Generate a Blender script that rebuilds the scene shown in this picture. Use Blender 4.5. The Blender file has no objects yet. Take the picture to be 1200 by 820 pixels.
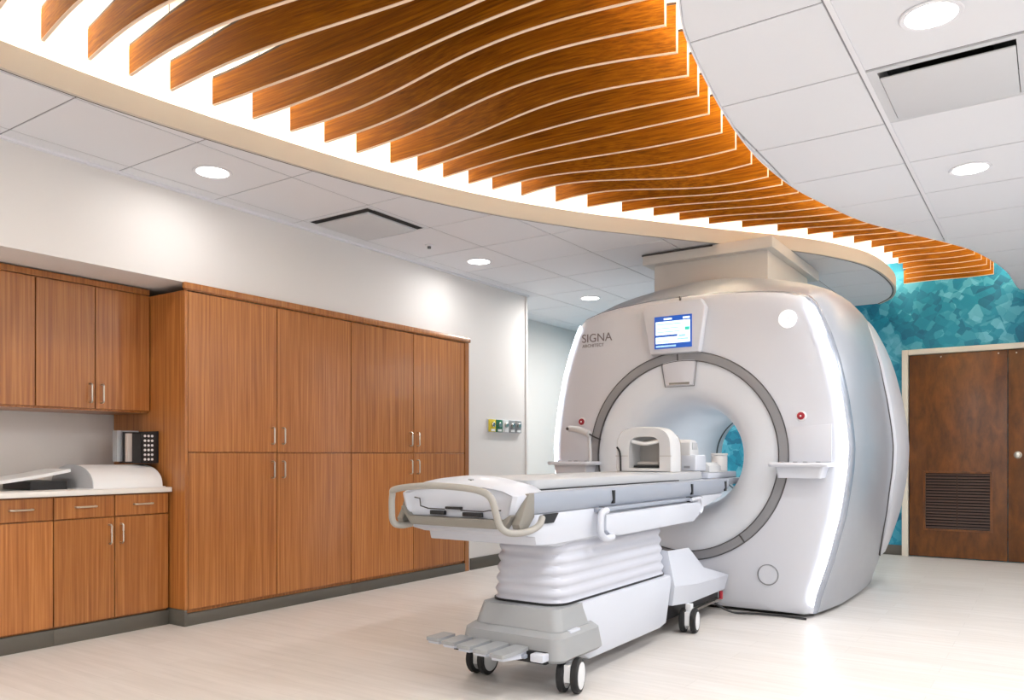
import bpy, bmesh, math, random
import numpy as np
from mathutils import Vector

random.seed(7)
S = bpy.context.scene
COL = S.collection

# ------------------------------------------------------------------ camera
F_PX, HORIZON, VPX, CAM_H = 933.0, 533.0, 1235.0, 1.05
YAW = math.atan2(VPX - 600.0, F_PX)
cd = bpy.data.cameras.new('camera')
cam = bpy.data.objects.new('camera', cd)
COL.objects.link(cam)
cam.location = (0, 0, CAM_H)
cam.rotation_euler = (math.pi / 2, 0, YAW)
cd.sensor_width = 36.0
cd.lens = F_PX / 1200.0 * 36.0
cd.shift_y = (HORIZON - 410.0) / 1200.0
cd.clip_start = 0.02
S.camera = cam

# ------------------------------------------------------------------ world, exposure
w = bpy.data.worlds.new('world')
S.world = w
w.use_nodes = True
w.node_tree.nodes['Background'].inputs[0].default_value = (0.9, 0.95, 1.0, 1)
w.node_tree.nodes['Background'].inputs[1].default_value = 0.3
S.view_settings.view_transform = 'Standard'
S.view_settings.look = 'None'
S.view_settings.exposure = 0.06
S.view_settings.gamma = 1.0
S.view_settings.use_curve_mapping = False

LAMP_W = 20.0          # watts of each ceiling downlight
COVE = 38.0             # strength of the LED tape in the cove
ZC = 2.66              # height of the tiled ceiling

# ------------------------------------------------------------------ materials
MATS = {}


def lin(c):
    return tuple((x / 255.0 / 12.92) if x / 255.0 <= 0.04045 else ((x / 255.0 + 0.055) / 1.055) ** 2.4 for x in c)


def mat(name, rgb, rough=0.5, metal=0.0, coat=0.0, emit=None, estr=0.0, bump=0.0, bscale=200.0, spec=0.5):
    m = bpy.data.materials.new(name)
    m.use_nodes = True
    nt = m.node_tree
    b = nt.nodes['Principled BSDF']
    col = lin(rgb)
    b.inputs['Base Color'].default_value = (*col, 1)
    b.inputs['Roughness'].default_value = rough
    b.inputs['Metallic'].default_value = metal
    b.inputs['Coat Weight'].default_value = coat
    b.inputs['Specular IOR Level'].default_value = spec
    if emit:
        b.inputs['Emission Color'].default_value = (*lin(emit), 1)
        b.inputs['Emission Strength'].default_value = estr
    # faint procedural mottling so that no surface is perfectly uniform
    g = nt.nodes.new('ShaderNodeNewGeometry')
    n = nt.nodes.new('ShaderNodeTexNoise')
    n.inputs['Scale'].default_value = 6.0
    n.inputs['Detail'].default_value = 3.0
    nt.links.new(g.outputs['Position'], n.inputs['Vector'])
    r = nt.nodes.new('ShaderNodeMapRange')
    r.inputs['To Min'].default_value = rough * 0.88
    r.inputs['To Max'].default_value = min(1.0, rough * 1.12)
    nt.links.new(n.outputs['Fac'], r.inputs['Value'])
    nt.links.new(r.outputs['Result'], b.inputs['Roughness'])
    if bump > 0:
        n2 = nt.nodes.new('ShaderNodeTexNoise')
        n2.inputs['Scale'].default_value = bscale
        nt.links.new(g.outputs['Position'], n2.inputs['Vector'])
        bp = nt.nodes.new('ShaderNodeBump')
        bp.inputs['Strength'].default_value = bump
        bp.inputs['Distance'].default_value = 0.002
        nt.links.new(n2.outputs['Fac'], bp.inputs['Height'])
        nt.links.new(bp.outputs['Normal'], b.inputs['Normal'])
    MATS[name] = m
    return m


def wood(name, dark, mid, light, scale, rough=0.35, coat=0.0, vary=0.12, detail=6.0, spec=.5):
    """grain from noise stretched along one axis (small number in scale = along the grain)"""
    m = bpy.data.materials.new(name)
    m.use_nodes = True
    nt = m.node_tree
    b = nt.nodes['Principled BSDF']
    g = nt.nodes.new('ShaderNodeNewGeometry')
    oi = nt.nodes.new('ShaderNodeObjectInfo')
    off = nt.nodes.new('ShaderNodeVectorMath')
    off.operation = 'MULTIPLY_ADD'
    off.inputs[1].default_value = (1, 1, 1)
    sc = nt.nodes.new('ShaderNodeVectorMath')
    sc.operation = 'SCALE'
    sc.inputs[0].default_value = (7.0, 13.0, 5.0)
    nt.links.new(oi.outputs['Random'], sc.inputs['Scale'])
    nt.links.new(g.outputs['Position'], off.inputs[0])
    nt.links.new(sc.outputs[0], off.inputs[2])
    mp = nt.nodes.new('ShaderNodeMapping')
    mp.inputs['Scale'].default_value = scale
    nt.links.new(off.outputs[0], mp.inputs['Vector'])
    n = nt.nodes.new('ShaderNodeTexNoise')
    n.inputs['Scale'].default_value = 1.0
    n.inputs['Detail'].default_value = detail
    n.inputs['Roughness'].default_value = 0.62
    n.inputs['Distortion'].default_value = 0.25
    nt.links.new(mp.outputs[0], n.inputs['Vector'])
    cr = nt.nodes.new('ShaderNodeValToRGB')
    cr.color_ramp.elements[0].position = 0.30
    cr.color_ramp.elements[0].color = (*lin(dark), 1)
    cr.color_ramp.elements[1].position = 0.70
    cr.color_ramp.elements[1].color = (*lin(light), 1)
    e = cr.color_ramp.elements.new(0.5)
    e.color = (*lin(mid), 1)
    nt.links.new(n.outputs['Fac'], cr.inputs[0])
    hv = nt.nodes.new('ShaderNodeHueSaturation')
    mr = nt.nodes.new('ShaderNodeMapRange')
    mr.inputs['To Min'].default_value = 1.0 - vary
    mr.inputs['To Max'].default_value = 1.0 + vary
    nt.links.new(oi.outputs['Random'], mr.inputs['Value'])
    nt.links.new(mr.outputs[0], hv.inputs['Value'])
    nt.links.new(cr.outputs[0], hv.inputs['Color'])
    nt.links.new(hv.outputs[0], b.inputs['Base Color'])
    b.inputs['Roughness'].default_value = rough
    b.inputs['Coat Weight'].default_value = coat
    b.inputs['Coat Roughness'].default_value = 0.2
    b.inputs['Specular IOR Level'].default_value = spec
    bp = nt.nodes.new('ShaderNodeBump')
    bp.inputs['Strength'].default_value = 0.08
    bp.inputs['Distance'].default_value = 0.002
    nt.links.new(n.outputs['Fac'], bp.inputs['Height'])
    nt.links.new(bp.outputs['Normal'], b.inputs['Normal'])
    MATS[name] = m
    return m


wood('cabinet_wood', (140, 80, 34), (169, 106, 51), (193, 131, 72), (75, 75, 1.3), 0.32, 0.25)
wood('fin_wood', (112, 60, 4), (152, 88, 6), (184, 114, 12), (3.0, 50, 120), 0.6, 0.0, 0.05, spec=.15)
wood('door_wood', (78, 42, 10), (102, 58, 15), (124, 72, 22), (14, 14, 5), 0.4, 0.1, 0.03)
mat('wall_paint', (233, 229, 226), 0.7, bump=0.05, bscale=300)
mat('tile_white', (233, 234, 239), 0.85, bump=0.25, bscale=500)
mat('grid_shade_grey', (150, 149, 153), 0.6)  # grey on the recessed bars stands in for shade in the tile grooves
mat('grid_white', (236, 236, 241), 0.55)
mat('fascia_paint', (208, 201, 189), 0.6)
mat('cove_white', (244, 240, 232), 0.8)
mat('fin_edge', (250, 222, 196), 0.5)
mat('base_rubber', (92, 88, 80), 0.5)
mat('laminate_white', (236, 236, 236), 0.3)
mat('nickel', (205, 200, 190), 0.28, 1.0)
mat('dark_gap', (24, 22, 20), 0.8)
mat('magnet_white', (207, 209, 216), 0.32, coat=0.15)
mat('magnet_cream', (216, 213, 208), 0.45)
mat('shell_silver', (176, 180, 188), 0.33, 0.45)
mat('trim_silver', (172, 178, 190), 0.25, 0.6)
mat('ring_grey', (140, 140, 143), 0.4)
mat('line_dark', (70, 66, 66), 0.5)
mat('bore_white', (224, 228, 234), 0.35)
mat('led_white', (255, 255, 255), 0.4, emit=(232, 242, 255), estr=5.0)
mat('badge_lit', (255, 255, 255), 0.4, emit=(255, 255, 255), estr=0.45)
mat('badge_mark', (170, 175, 184), 0.5)
mat('letter_grey', (120, 112, 114), 0.5)
mat('red_plastic', (158, 24, 42), 0.35)
mat('button_grey', (150, 152, 158), 0.4)
mat('screen_navy', (20, 60, 130), 0.3, emit=(24, 78, 165), estr=0.9)
mat('screen_body', (225, 240, 250), 0.3, emit=(215, 238, 250), estr=0.95)
mat('screen_line', (150, 190, 215), 0.3, emit=(140, 185, 215), estr=0.8)
mat('screen_green', (50, 180, 160), 0.3, emit=(50, 180, 160), estr=0.8)
mat('bed_white', (202, 206, 216), 0.35, coat=0.1)
mat('bed_grey', (150, 157, 170), 0.42)
mat('bed_taupe', (132, 128, 121), 0.45)
mat('pad_grey', (182, 184, 188), 0.55)
mat('handle_beige', (160, 157, 151), 0.4)
mat('shroud_grey', (154, 156, 158), 0.45)
mat('bellows_vinyl', (196, 198, 208), 0.42)
mat('black_plastic', (26, 26, 28), 0.45)
mat('tyre_black', (22, 22, 24), 0.6)
mat('wheel_white', (225, 226, 228), 0.4)
mat('coil_white', (208, 209, 211), 0.4)
mat('coil_inner', (176, 172, 168), 0.5)
mat('glass_grey', (150, 148, 146), 0.2)
mat('lens_lit', (255, 255, 255), 0.4, emit=(255, 252, 246), estr=14.0)
mat('cove_led', (255, 255, 255), 0.4, emit=(255, 242, 220), estr=COVE)
mat('vent_metal', (110, 112, 114), 0.5, 0.3)
mat('vent_panel', (214, 215, 219), 0.6)
mat('frame_cream', (232, 224, 208), 0.5)
mat('louvre_brown', (58, 32, 17), 0.45)
mat('outlet_yellow', (226, 205, 60), 0.4)
mat('outlet_green', (40, 120, 84), 0.4)
mat('outlet_grey', (150, 152, 154), 0.4)
mat('organizer_black', (28, 26, 28), 0.45)
mat('paper_pale', (214, 200, 192), 0.7)
mat('counter_white', (238, 234, 228), 0.35)
mat('concrete', (150, 148, 145), 0.9)


def teal_material():
    m = bpy.data.materials.new('teal_mosaic')
    m.use_nodes = True
    nt = m.node_tree
    b = nt.nodes['Principled BSDF']
    g = nt.nodes.new('ShaderNodeNewGeometry')
    cur = None
    for i, (sc, rot, seed) in enumerate(((5.2, 0.35, 0.0), (7.2, -0.5, 3.3), (9.0, 0.9, 8.1))):
        mp = nt.nodes.new('ShaderNodeMapping')
        mp.inputs['Rotation'].default_value = (0, rot, 0)
        mp.inputs['Location'].default_value = (seed, 0, seed * 2)
        mp.inputs['Scale'].default_value = (1, 0.001, 1)
        nt.links.new(g.outputs['Position'], mp.inputs['Vector'])
        v = nt.nodes.new('ShaderNodeTexVoronoi')
        v.distance = 'CHEBYCHEV'
        v.inputs['Scale'].default_value = sc
        v.inputs['Randomness'].default_value = 0.9
        nt.links.new(mp.outputs[0], v.inputs['Vector'])
        sp = nt.nodes.new('ShaderNodeSeparateColor')
        nt.links.new(v.outputs['Color'], sp.inputs[0])
        if cur is None:
            cur = sp.outputs[0]
        else:
            mx = nt.nodes.new('ShaderNodeMix')
            mx.inputs['Factor'].default_value = 0.42
            nt.links.new(cur, mx.inputs[2])
            nt.links.new(sp.outputs[0], mx.inputs[3])
            cur = mx.outputs[0]
    cr = nt.nodes.new('ShaderNodeValToRGB')
    el = cr.color_ramp.elements
    el[0].position = 0.12
    el[0].color = (*lin((0, 98, 130)), 1)
    el[1].position = 0.88
    el[1].color = (*lin((112, 192, 214)), 1)
    e = el.new(0.48)
    e.color = (*lin((12, 140, 170)), 1)
    nt.links.new(cur, cr.inputs[0])
    nt.links.new(cr.outputs[0], b.inputs['Base Color'])
    b.inputs['Roughness'].default_value = 0.55
    MATS['teal_mosaic'] = m


def floor_material():
    m = bpy.data.materials.new('floor_vinyl')
    m.use_nodes = True
    nt = m.node_tree
    b = nt.nodes['Principled BSDF']
    g = nt.nodes.new('ShaderNodeNewGeometry')
    mp = nt.nodes.new('ShaderNodeMapping')
    mp.inputs['Scale'].default_value = (2.2, 26.0, 1.0)
    nt.links.new(g.outputs['Position'], mp.inputs['Vector'])
    n = nt.nodes.new('ShaderNodeTexNoise')
    n.inputs['Scale'].default_value = 1.0
    n.inputs['Detail'].default_value = 6.0
    nt.links.new(mp.outputs[0], n.inputs['Vector'])
    cr = nt.nodes.new('ShaderNodeValToRGB')
    cr.color_ramp.elements[0].position = 0.3
    cr.color_ramp.elements[0].color = (*lin((214, 209, 204)), 1)
    cr.color_ramp.elements[1].position = 0.7
    cr.color_ramp.elements[1].color = (*lin((226, 221, 217)), 1)
    nt.links.new(n.outputs['Fac'], cr.inputs[0])
    br = nt.nodes.new('ShaderNodeTexBrick')
    br.inputs['Color1'].default_value = (1, 1, 1, 1)
    br.inputs['Color2'].default_value = (0.95, 0.94, 0.93, 1)
    br.inputs['Mortar'].default_value = (0.86, 0.85, 0.84, 1)
    br.inputs['Scale'].default_value = 1.0
    br.inputs['Mortar Size'].default_value = 0.0015
    br.inputs['Brick Width'].default_value = 0.92
    br.inputs['Row Height'].default_value = 0.155
    nt.links.new(g.outputs['Position'], br.inputs['Vector'])
    mx = nt.nodes.new('ShaderNodeMix')
    mx.data_type = 'RGBA'
    mx.blend_type = 'MULTIPLY'
    mx.inputs['Factor'].default_value = 1.0
    nt.links.new(cr.outputs[0], mx.inputs[6])
    nt.links.new(br.outputs['Color'], mx.inputs[7])
    nt.links.new(mx.outputs[2], b.inputs['Base Color'])
    b.inputs['Roughness'].default_value = 0.38
    b.inputs['Specular IOR Level'].default_value = 0.4
    MATS['floor_vinyl'] = m


teal_material()
floor_material()


# ------------------------------------------------------------------ mesh helpers (all in world metres)
class MB:
    def __init__(self):
        self.bm = bmesh.new()

    def box(self, x0, x1, y0, y1, z0, z1, bevel=0.0, seg=2):
        bm = self.bm
        vs = [bm.verts.new(p) for p in ((x0, y0, z0), (x1, y0, z0), (x1, y1, z0), (x0, y1, z0),
                                        (x0, y0, z1), (x1, y0, z1), (x1, y1, z1), (x0, y1, z1))]
        fs = [bm.faces.new([vs[i] for i in q]) for q in
              ((0, 3, 2, 1), (4, 5, 6, 7), (0, 1, 5, 4), (1, 2, 6, 5), (2, 3, 7, 6), (3, 0, 4, 7))]
        if bevel > 0:
            es = list({e for f in fs for e in f.edges})
            bmesh.ops.bevel(bm, geom=es, offset=bevel, segments=seg, affect='EDGES', profile=0.5)
        return self

    def prism(self, pts, axis, a, b, bevel=0.0, seg=2):
        """polygon pts extruded along axis from a to b; pts are the two other coordinates in xyz order"""
        bm = self.bm

        def P(p, t):
            if axis == 'x':
                return (t, p[0], p[1])
            if axis == 'y':
                return (p[0], t, p[1])
            return (p[0], p[1], t)
        A = [bm.verts.new(P(p, a)) for p in pts]
        B = [bm.verts.new(P(p, b)) for p in pts]
        n = len(pts)
        fs = [bm.faces.new(A), bm.faces.new(B[::-1])]
        for i in range(n):
            j = (i + 1) % n
            fs.append(bm.faces.new((A[i], B[i], B[j], A[j])))
        bmesh.ops.recalc_face_normals(bm, faces=fs)
        if bevel > 0:
            es = list(set(fs[0].edges) | set(fs[1].edges))
            bmesh.ops.bevel(bm, geom=es, offset=bevel, segments=seg, affect='EDGES', profile=0.5)
        return self

    def loft(self, secs, closed=True, cap=True):
        """list of sections, each a list of points, joined in order"""
        bm = self.bm
        rows = [[bm.verts.new(p) for p in s] for s in secs]
        n = len(rows[0])
        fs = []
        for a, b in zip(rows[:-1], rows[1:]):
            for i in range(n if closed else n - 1):
                j = (i + 1) % n
                fs.append(bm.faces.new((a[i], a[j], b[j], b[i])))
        if cap:
            fs.append(bm.faces.new(rows[0][::-1]))
            fs.append(bm.faces.new(rows[-1]))
        bmesh.ops.recalc_face_normals(bm, faces=fs)
        return self

    def tube(self, path, r, n=10, cap=True):
        P = [Vector(p) for p in path]
        secs = []
        up = Vector((0, 0, 1))
        prev = None
        for i, p in enumerate(P):
            t = (P[min(i + 1, len(P) - 1)] - P[max(i - 1, 0)]).normalized()
            if prev is None:
                u = t.cross(up)
                if u.length < 1e-4:
                    u = t.cross(Vector((1, 0, 0)))
                u.normalize()
            else:
                u = (prev - t * prev.dot(t)).normalized()
            prev = u
            v = t.cross(u)
            rr = r[i] if isinstance(r, (list, tuple)) else r
            secs.append([p + (u * math.cos(a) + v * math.sin(a)) * rr for a in
                         [2 * math.pi * k / n for k in range(n)]])
        return self.loft(secs, cap=cap)

    def lathe(self, prof, c, axis='y', n=64, cap=False):
        """profile (radius, position along axis) turned about the axis through c"""
        secs = []
        for r, t in prof:
            ring = []
            for k in range(n):
                a = 2 * math.pi * k / n
                ca, sa = r * math.cos(a), r * math.sin(a)
                if axis == 'y':
                    ring.append((c[0] + ca, t, c[2] + sa))
                elif axis == 'z':
                    ring.append((c[0] + ca, c[1] + sa, t))
                else:
                    ring.append((t, c[1] + ca, c[2] + sa))
            secs.append(ring)
        return self.loft(secs, cap=cap)

    def disc(self, c, r, axis, a, b, n=24, bevel=0.0):
        pr = [(r, a), (r, b)]
        if bevel > 0:
            s = 1 if b > a else -1
            pr = [(r - bevel, a), (r, a + s * bevel), (r, b - s * bevel), (r - bevel, b)]
        return self.lathe(pr, c, axis, n, cap=True)

    def build(self, name, material, parent=None, angle=35, loc=None):
        bm = self.bm
        o = Vector((0, 0, 0))
        if parent is not None:
            o = ORIG[parent.name]
        elif loc is not None:
            o = Vector(loc)
        bmesh.ops.translate(bm, verts=bm.verts, vec=-o)
        th = math.radians(angle)
        for f in bm.faces:
            f.smooth = True
        for e in bm.edges:
            if len(e.link_faces) == 2:
                e.smooth = e.calc_face_angle(0.0) < th
        me = bpy.data.meshes.new(name)
        bm.to_mesh(me)
        bm.free()
        me.materials.append(MATS[material])
        ob = bpy.data.objects.new(name, me)
        COL.objects.link(ob)
        if parent is not None:
            ob.parent = parent
        else:
            ob.location = o
        ORIG[ob.name] = o
        return ob


ORIG = {}


def thing(name, loc, label=None, cat=None, group=None, kind=None):
    o = bpy.data.objects.new(name, None)
    COL.objects.link(o)
    o.location = loc
    o.empty_display_size = 0.1
    ORIG[o.name] = Vector(loc)
    return tag(o, label, cat, group, kind)


def tag(o, label=None, cat=None, group=None, kind=None):
    if label:
        o['label'] = label
    if cat:
        o['category'] = cat
    if group:
        o['group'] = group
    if kind:
        o['kind'] = kind
    return o


def rrect(x0, x1, y0, y1, z, r, n=6):
    pts = []
    for cx, cy, a0 in ((x1 - r, y0 + r, -90), (x1 - r, y1 - r, 0), (x0 + r, y1 - r, 90), (x0 + r, y0 + r, 180)):
        for k in range(n + 1):
            a = math.radians(a0 + 90 * k / n)
            pts.append((cx + r * math.cos(a), cy + r * math.sin(a), z))
    return pts


def smooth_path(pts, n=6):
    """Catmull-Rom through the points"""
    P = [Vector(p) for p in pts]
    out = []
    for i in range(len(P) - 1):
        p0, p1, p2, p3 = P[max(i - 1, 0)], P[i], P[i + 1], P[min(i + 2, len(P) - 1)]
        for k in range(n):
            t = k / n
            out.append(0.5 * ((2 * p1) + (p2 - p0) * t + (2 * p0 - 5 * p1 + 4 * p2 - p3) * t * t
                              + (3 * p1 - p0 - 3 * p2 + p3) * t ** 3))
    out.append(P[-1])
    return out


# ------------------------------------------------------------------ room shell
XW, XR_ROOM, Y0, Y1, ZTOP = -4.41, 2.4, -2.6, 9.2, 3.25
struct = lambda o, label, cat: tag(o, label, cat, None, 'structure')
fl = MB().box(-5.6, XR_ROOM, Y0, Y1 + .1, -0.06, 0).build('floor', 'floor_vinyl')
struct(fl, 'pale beige vinyl plank floor across the scan room', 'floor')
b = MB()
b.box(-5.35, XW, Y0, 5.76, 2.11, ZTOP)             # bulkhead over the cabinets
b.box(-5.35, XW, 5.76, 6.74, 0, ZTOP)               # pier right of the tall cabinets
struct(b.build('wall_left', 'wall_paint'), 'white painted wall around and above the wooden cabinets', 'wall')
struct(MB().box(-5.35, -5.2, Y0, 5.76, 0, 2.11).build('wall_niche', 'wall_paint'),
       'painted wall behind the counter and wall cabinets', 'wall')
struct(MB().box(-5.3, -5.16, 6.74, Y1, 0, ZTOP).build('wall_alcove', 'wall_paint'),
       'white wall set back behind the scanner', 'wall')
struct(MB().box(-5.6, XR_ROOM, Y1, Y1 + .1, 0, ZTOP).build('wall_back', 'teal_mosaic'),
       'teal wall printed with overlapping square patches', 'wall')
struct(MB().box(XR_ROOM, XR_ROOM + .1, Y0, Y1, 0, ZTOP).build('wall_right', 'wall_paint'), 'white painted side wall', 'wall')
struct(MB().box(-5.6, XR_ROOM, Y0 - .1, Y0, 0, ZTOP).build('wall_front', 'wall_paint'), 'white painted wall behind the camera', 'wall')
struct(MB().box(-4.41, -4.395, 5.79, 6.74, 0, .105, .003).build('baseboard_left', 'base_rubber'),
       'dark grey rubber skirting right of the tall cabinets', 'baseboard')
struct(MB().box(-2.6, -1.315, Y1 - .014, Y1, 0, .105, .003).build('baseboard_back', 'base_rubber'),
       'dark grey rubber skirting under the teal wall', 'baseboard')
struct(MB().box(-4.418, -4.398, 6.715, 6.745, .1, ZC - .01, .002).build('trim_1', 'wall_paint'), 'white corner bead at the end of the wall', 'trim')


# ------------------------------------------------------------------ ceiling with its river-shaped cove
def spline(pts):
    ys = [p[0] for p in pts]
    pp = smooth_path([(p[1], p[0], 0) for p in pts], 10)
    yy = np.array([p.y for p in pp])
    xx = np.array([p.x for p in pp])
    return lambda y: float(np.interp(y, yy, xx))


xL = spline([(-1.6, -3.30), (-.5, -3.44), (.5, -3.56), (1.53, -3.6), (2.19, -3.573), (3.05, -3.444), (3.64, -3.314), (4.3, -3.088),
             (4.92, -2.767), (5.26, -2.534), (5.81, -2.146), (6.41, -1.69), (6.84, -1.455), (7.33, -1.292),
             (7.93, -1.241), (8.46, -1.263), (8.9, -1.36), (9.2, -1.52)])
xR = spline([(-1.6, .25), (-.5, -.12), (1.0, -.55), (2.0, -.87), (2.66, -1.10), (2.93, -1.178), (3.43, -1.258), (3.89, -1.31),
             (4.36, -1.331), (4.9, -1.30), (5.3, -1.23), (5.86, -1.10), (6.27, -.936), (6.79, -.697), (7.25, -.521),
             (7.84, -.398), (8.34, -.333), (8.9, -.30), (9.2, -.27)])
YS0 = -1.3    # near end of the cove

ceil = MB().box(-5.35, XR_ROOM + .1, Y0 - .1, Y1 + .1, ZTOP, ZTOP + .1).build('ceiling', 'concrete')
struct(ceil, 'white suspended tile ceiling with narrow grid', 'ceiling')


def strip_piece(name, material, x0, x1, y0, y1, z0, z1, lo=None, hi=None, parent=None):
    """box between x0..x1, y0..y1 whose x range is cut by the curves lo(y) and hi(y)"""
    n = 14 if (lo or hi) else 1
    rows = []
    for k in range(n + 1):
        y = y0 + (y1 - y0) * k / n
        a, c = x0, x1
        if hi and y > YS0:
            c = min(c, hi(y))
        if lo and y > YS0:
            a = max(a, lo(y))
        rows.append((y, a, c))
    runs, cur = [], []
    for r in rows:
        if r[2] - r[1] > 0.004:
            cur.append(r)
        else:
            if len(cur) > 1:
                runs.append(cur)
            cur = []
    if len(cur) > 1:
        runs.append(cur)
    if not runs:
        return None
    b = MB()
    for run in runs:
        if all(abs(r[1] - x0) < 1e-6 and abs(r[2] - x1) < 1e-6 for r in run):
            run = [run[0], run[-1]]
        b.loft([[(r[1], r[0], z0), (r[2], r[0], z0), (r[2], r[0], z1), (r[1], r[0], z1)] for r in run])
    return b.build(name, material, parent)


def lay_ceiling(xs, ys, lo, hi, skip=()):
    g = 0.005
    for i in range(len(xs) - 1):
        for j in range(len(ys) - 1):
            if (i, j) in skip:
                continue
            strip_piece('ceiling_tile', 'tile_white', xs[i] + g, xs[i + 1] - g, ys[j] + g, ys[j + 1] - g, ZC, ZC + .016,
                        lo, hi, ceil)
    for x in xs[1:-1]:
        strip_piece('grid_bar', 'grid_shade_grey', x - .012, x + .012, ys[0], ys[-1], ZC + .003, ZC + .03,
                    (lambda y, f=lo, q=x: f(y) if f(y) < q - .02 else 99) if lo else None,
                    (lambda y, f=hi, q=x: f(y) if f(y) > q + .02 else -99) if hi else None, ceil)
    for y in ys[1:-1]:
        strip_piece('grid_bar', 'grid_shade_grey', xs[0], xs[-1], y - .012, y + .012, ZC + .0035, ZC + .0295, lo, hi, ceil)


TL = .62
ysL = [Y0] + [1.86 + TL * k for k in range(-7, 12)] + [Y1]
ysL = sorted(y for y in ysL if Y0 <= y <= Y1)
xsL = [-5.16, -4.895, -4.275, -3.655, -3.035, -2.415, -1.795, -1.175]
lay_ceiling([x for x in xsL], ysL, None, lambda y: xL(y) - .02)
ysR = sorted(y for y in [Y0] + [2.965 + .63 * k for k in range(-8, 10)] + [Y1] if Y0 <= y <= Y1)
xsR = [-1.93, -1.30, -.678, -.058, .562, 1.182, 1.802, XR_ROOM]
VENT_R = (2, ysR.index(min(ysR, key=lambda v: abs(v - 3.595))))
lay_ceiling(xsR, ysR, lambda y: xR(y) + .01, None, skip={VENT_R})
# near end of the cove: tiles between the two halves, behind the camera
lay_ceiling([-4.275 + TL * k for k in range(1, 8)], [Y0, -1.98, YS0], None, None)
# a heavier main runner right of the cove
MB().box(-.674, -.654, Y0, 6.80, ZC - .005, ZC + .004).build('grid_bar', 'grid_white', ceil)
# wall angle along the left wall
MB().box(XW, XW + .03, Y0, 6.74, ZC - .012, ZC).build('wall_angle', 'grid_white', ceil)


def ribbon(f, y0, y1, n, z0, z1, dx0, dx1):
    """solid ribbon following x = f(y), spanning dx0..dx1 beside it"""
    secs = []
    for k in range(n + 1):
        y = y0 + (y1 - y0) * k / n
        x = f(y)
        secs.append([(x + dx0, y, z0), (x + dx1, y, z0), (x + dx1, y, z1), (x + dx0, y, z1)])
    return secs


cove = MB()
cove.loft([[(xL(y) - .24, y, 3.07), (xR(y) + .24, y, 3.07), (xR(y) + .24, y, 3.10), (xL(y) - .24, y, 3.10)]
           for y in np.linspace(YS0, Y1, 120)])
cove.loft(ribbon(xL, YS0, Y1, 120, 2.70, 3.08, -.26, -.24))
cove.loft(ribbon(xR, YS0, Y1, 120, 2.70, 3.08, .24, .26))
cove.loft(ribbon(xL, YS0, Y1, 120, 2.69, 2.705, -.25, -.012))
cove.loft(ribbon(xR, YS0, Y1, 120, 2.69, 2.705, .012, .25))
cove.box(xL(YS0) - .25, xR(YS0) + .25, YS0 - .03, YS0, ZC, 3.08)
cove = struct(cove.build('ceiling_cove', 'cove_white'), 'white lit recess curving through the ceiling above the wooden fins', 'ceiling recess')
struct(MB().loft(ribbon(xL, YS0, Y1, 140, ZC - .006, 2.765, -.02, 0)).build('trim_2', 'fascia_paint'),
       'cream curved fascia along the left edge of the ceiling cove', 'trim')
struct(MB().loft(ribbon(xR, YS0, Y1, 140, ZC - .002, 2.765, 0, .008)).build('trim_3', 'grid_white'),
       'white curved fascia along the right edge of the ceiling cove', 'trim')
struct(MB().loft(ribbon(xL, YS0, Y1, 140, ZC - .004, ZC + .004, -.034, -.0215)).build('trim_4', 'line_dark'),  # solid dark strip in place of shade in the reveal
       'dark strip drawn as the shadow gap between ceiling tiles and cream fascia', 'trim')
MB().loft(ribbon(xL, YS0, Y1 - .02, 120, 2.706, 2.722, -.15, -.10)).build('led_tape', 'cove_led', cove)
MB().loft(ribbon(xR, YS0, Y1 - .02, 120, 2.706, 2.722, .10, .15)).build('led_tape', 'cove_led', cove)

# ------------------------------------------------------------------ wooden fins
FIN_Y = [1.44, 1.636, 1.828, 2.009, 2.2, 2.41, 2.622, 2.836, 3.043, 3.248, 3.475, 3.66, 3.838, 4.019, 4.19, 4.397,
         4.637, 4.858, 5.094, 5.3, 5.513, 5.72, 5.952, 6.2, 6.43, 6.66, 6.9, 7.14, 7.38, 7.62, 7.86, 8.1, 8.34, 8.58, 8.82]
FIN_R = {2: 1.83, 3: 2.04, 4: 2.22, 5: 2.38, 6: 2.57, 7: 2.77, 8: 2.978, 9: 3.206, 10: 3.431, 11: 3.649, 12: 3.873, 13: 4.136, 14: 4.404, 15: 4.677, 16: 4.954, 17: 5.15}
FIN_A = {2: (0, -.065), 3: (.02, -.06), 4: (.035, -.04), 5: (.04, 0), 6: (-.02, .025), 7: (-.055, .05), 8: (-.08, .05), 9: (-.12, .05), 10: (-.09, .05), 11: (-.08, .01),
         12: (-.055, -.01), 13: (-.04, -.03), 14: (-.02, -.06), 15: (-.02, -.09), 16: (-.02, -.08), 17: (0, -.04), 18: (0, -.03)}
ZF0, ZF1, FT = 2.77, 2.91, 0.012


def ordinal(n):
    ones = ['', 'first', 'second', 'third', 'fourth', 'fifth', 'sixth', 'seventh', 'eighth', 'ninth', 'tenth', 'eleventh', 'twelfth', 'thirteenth',
            'fourteenth', 'fifteenth', 'sixteenth', 'seventeenth', 'eighteenth', 'nineteenth']
    if n < 20:
        return ones[n]
    tens = {2: ('twentieth', 'twenty'), 3: ('thirtieth', 'thirty'), 4: ('fortieth', 'forty')}[n // 10]
    return tens[0] if n % 10 == 0 else tens[1] + '-' + ones[n % 10]


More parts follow.
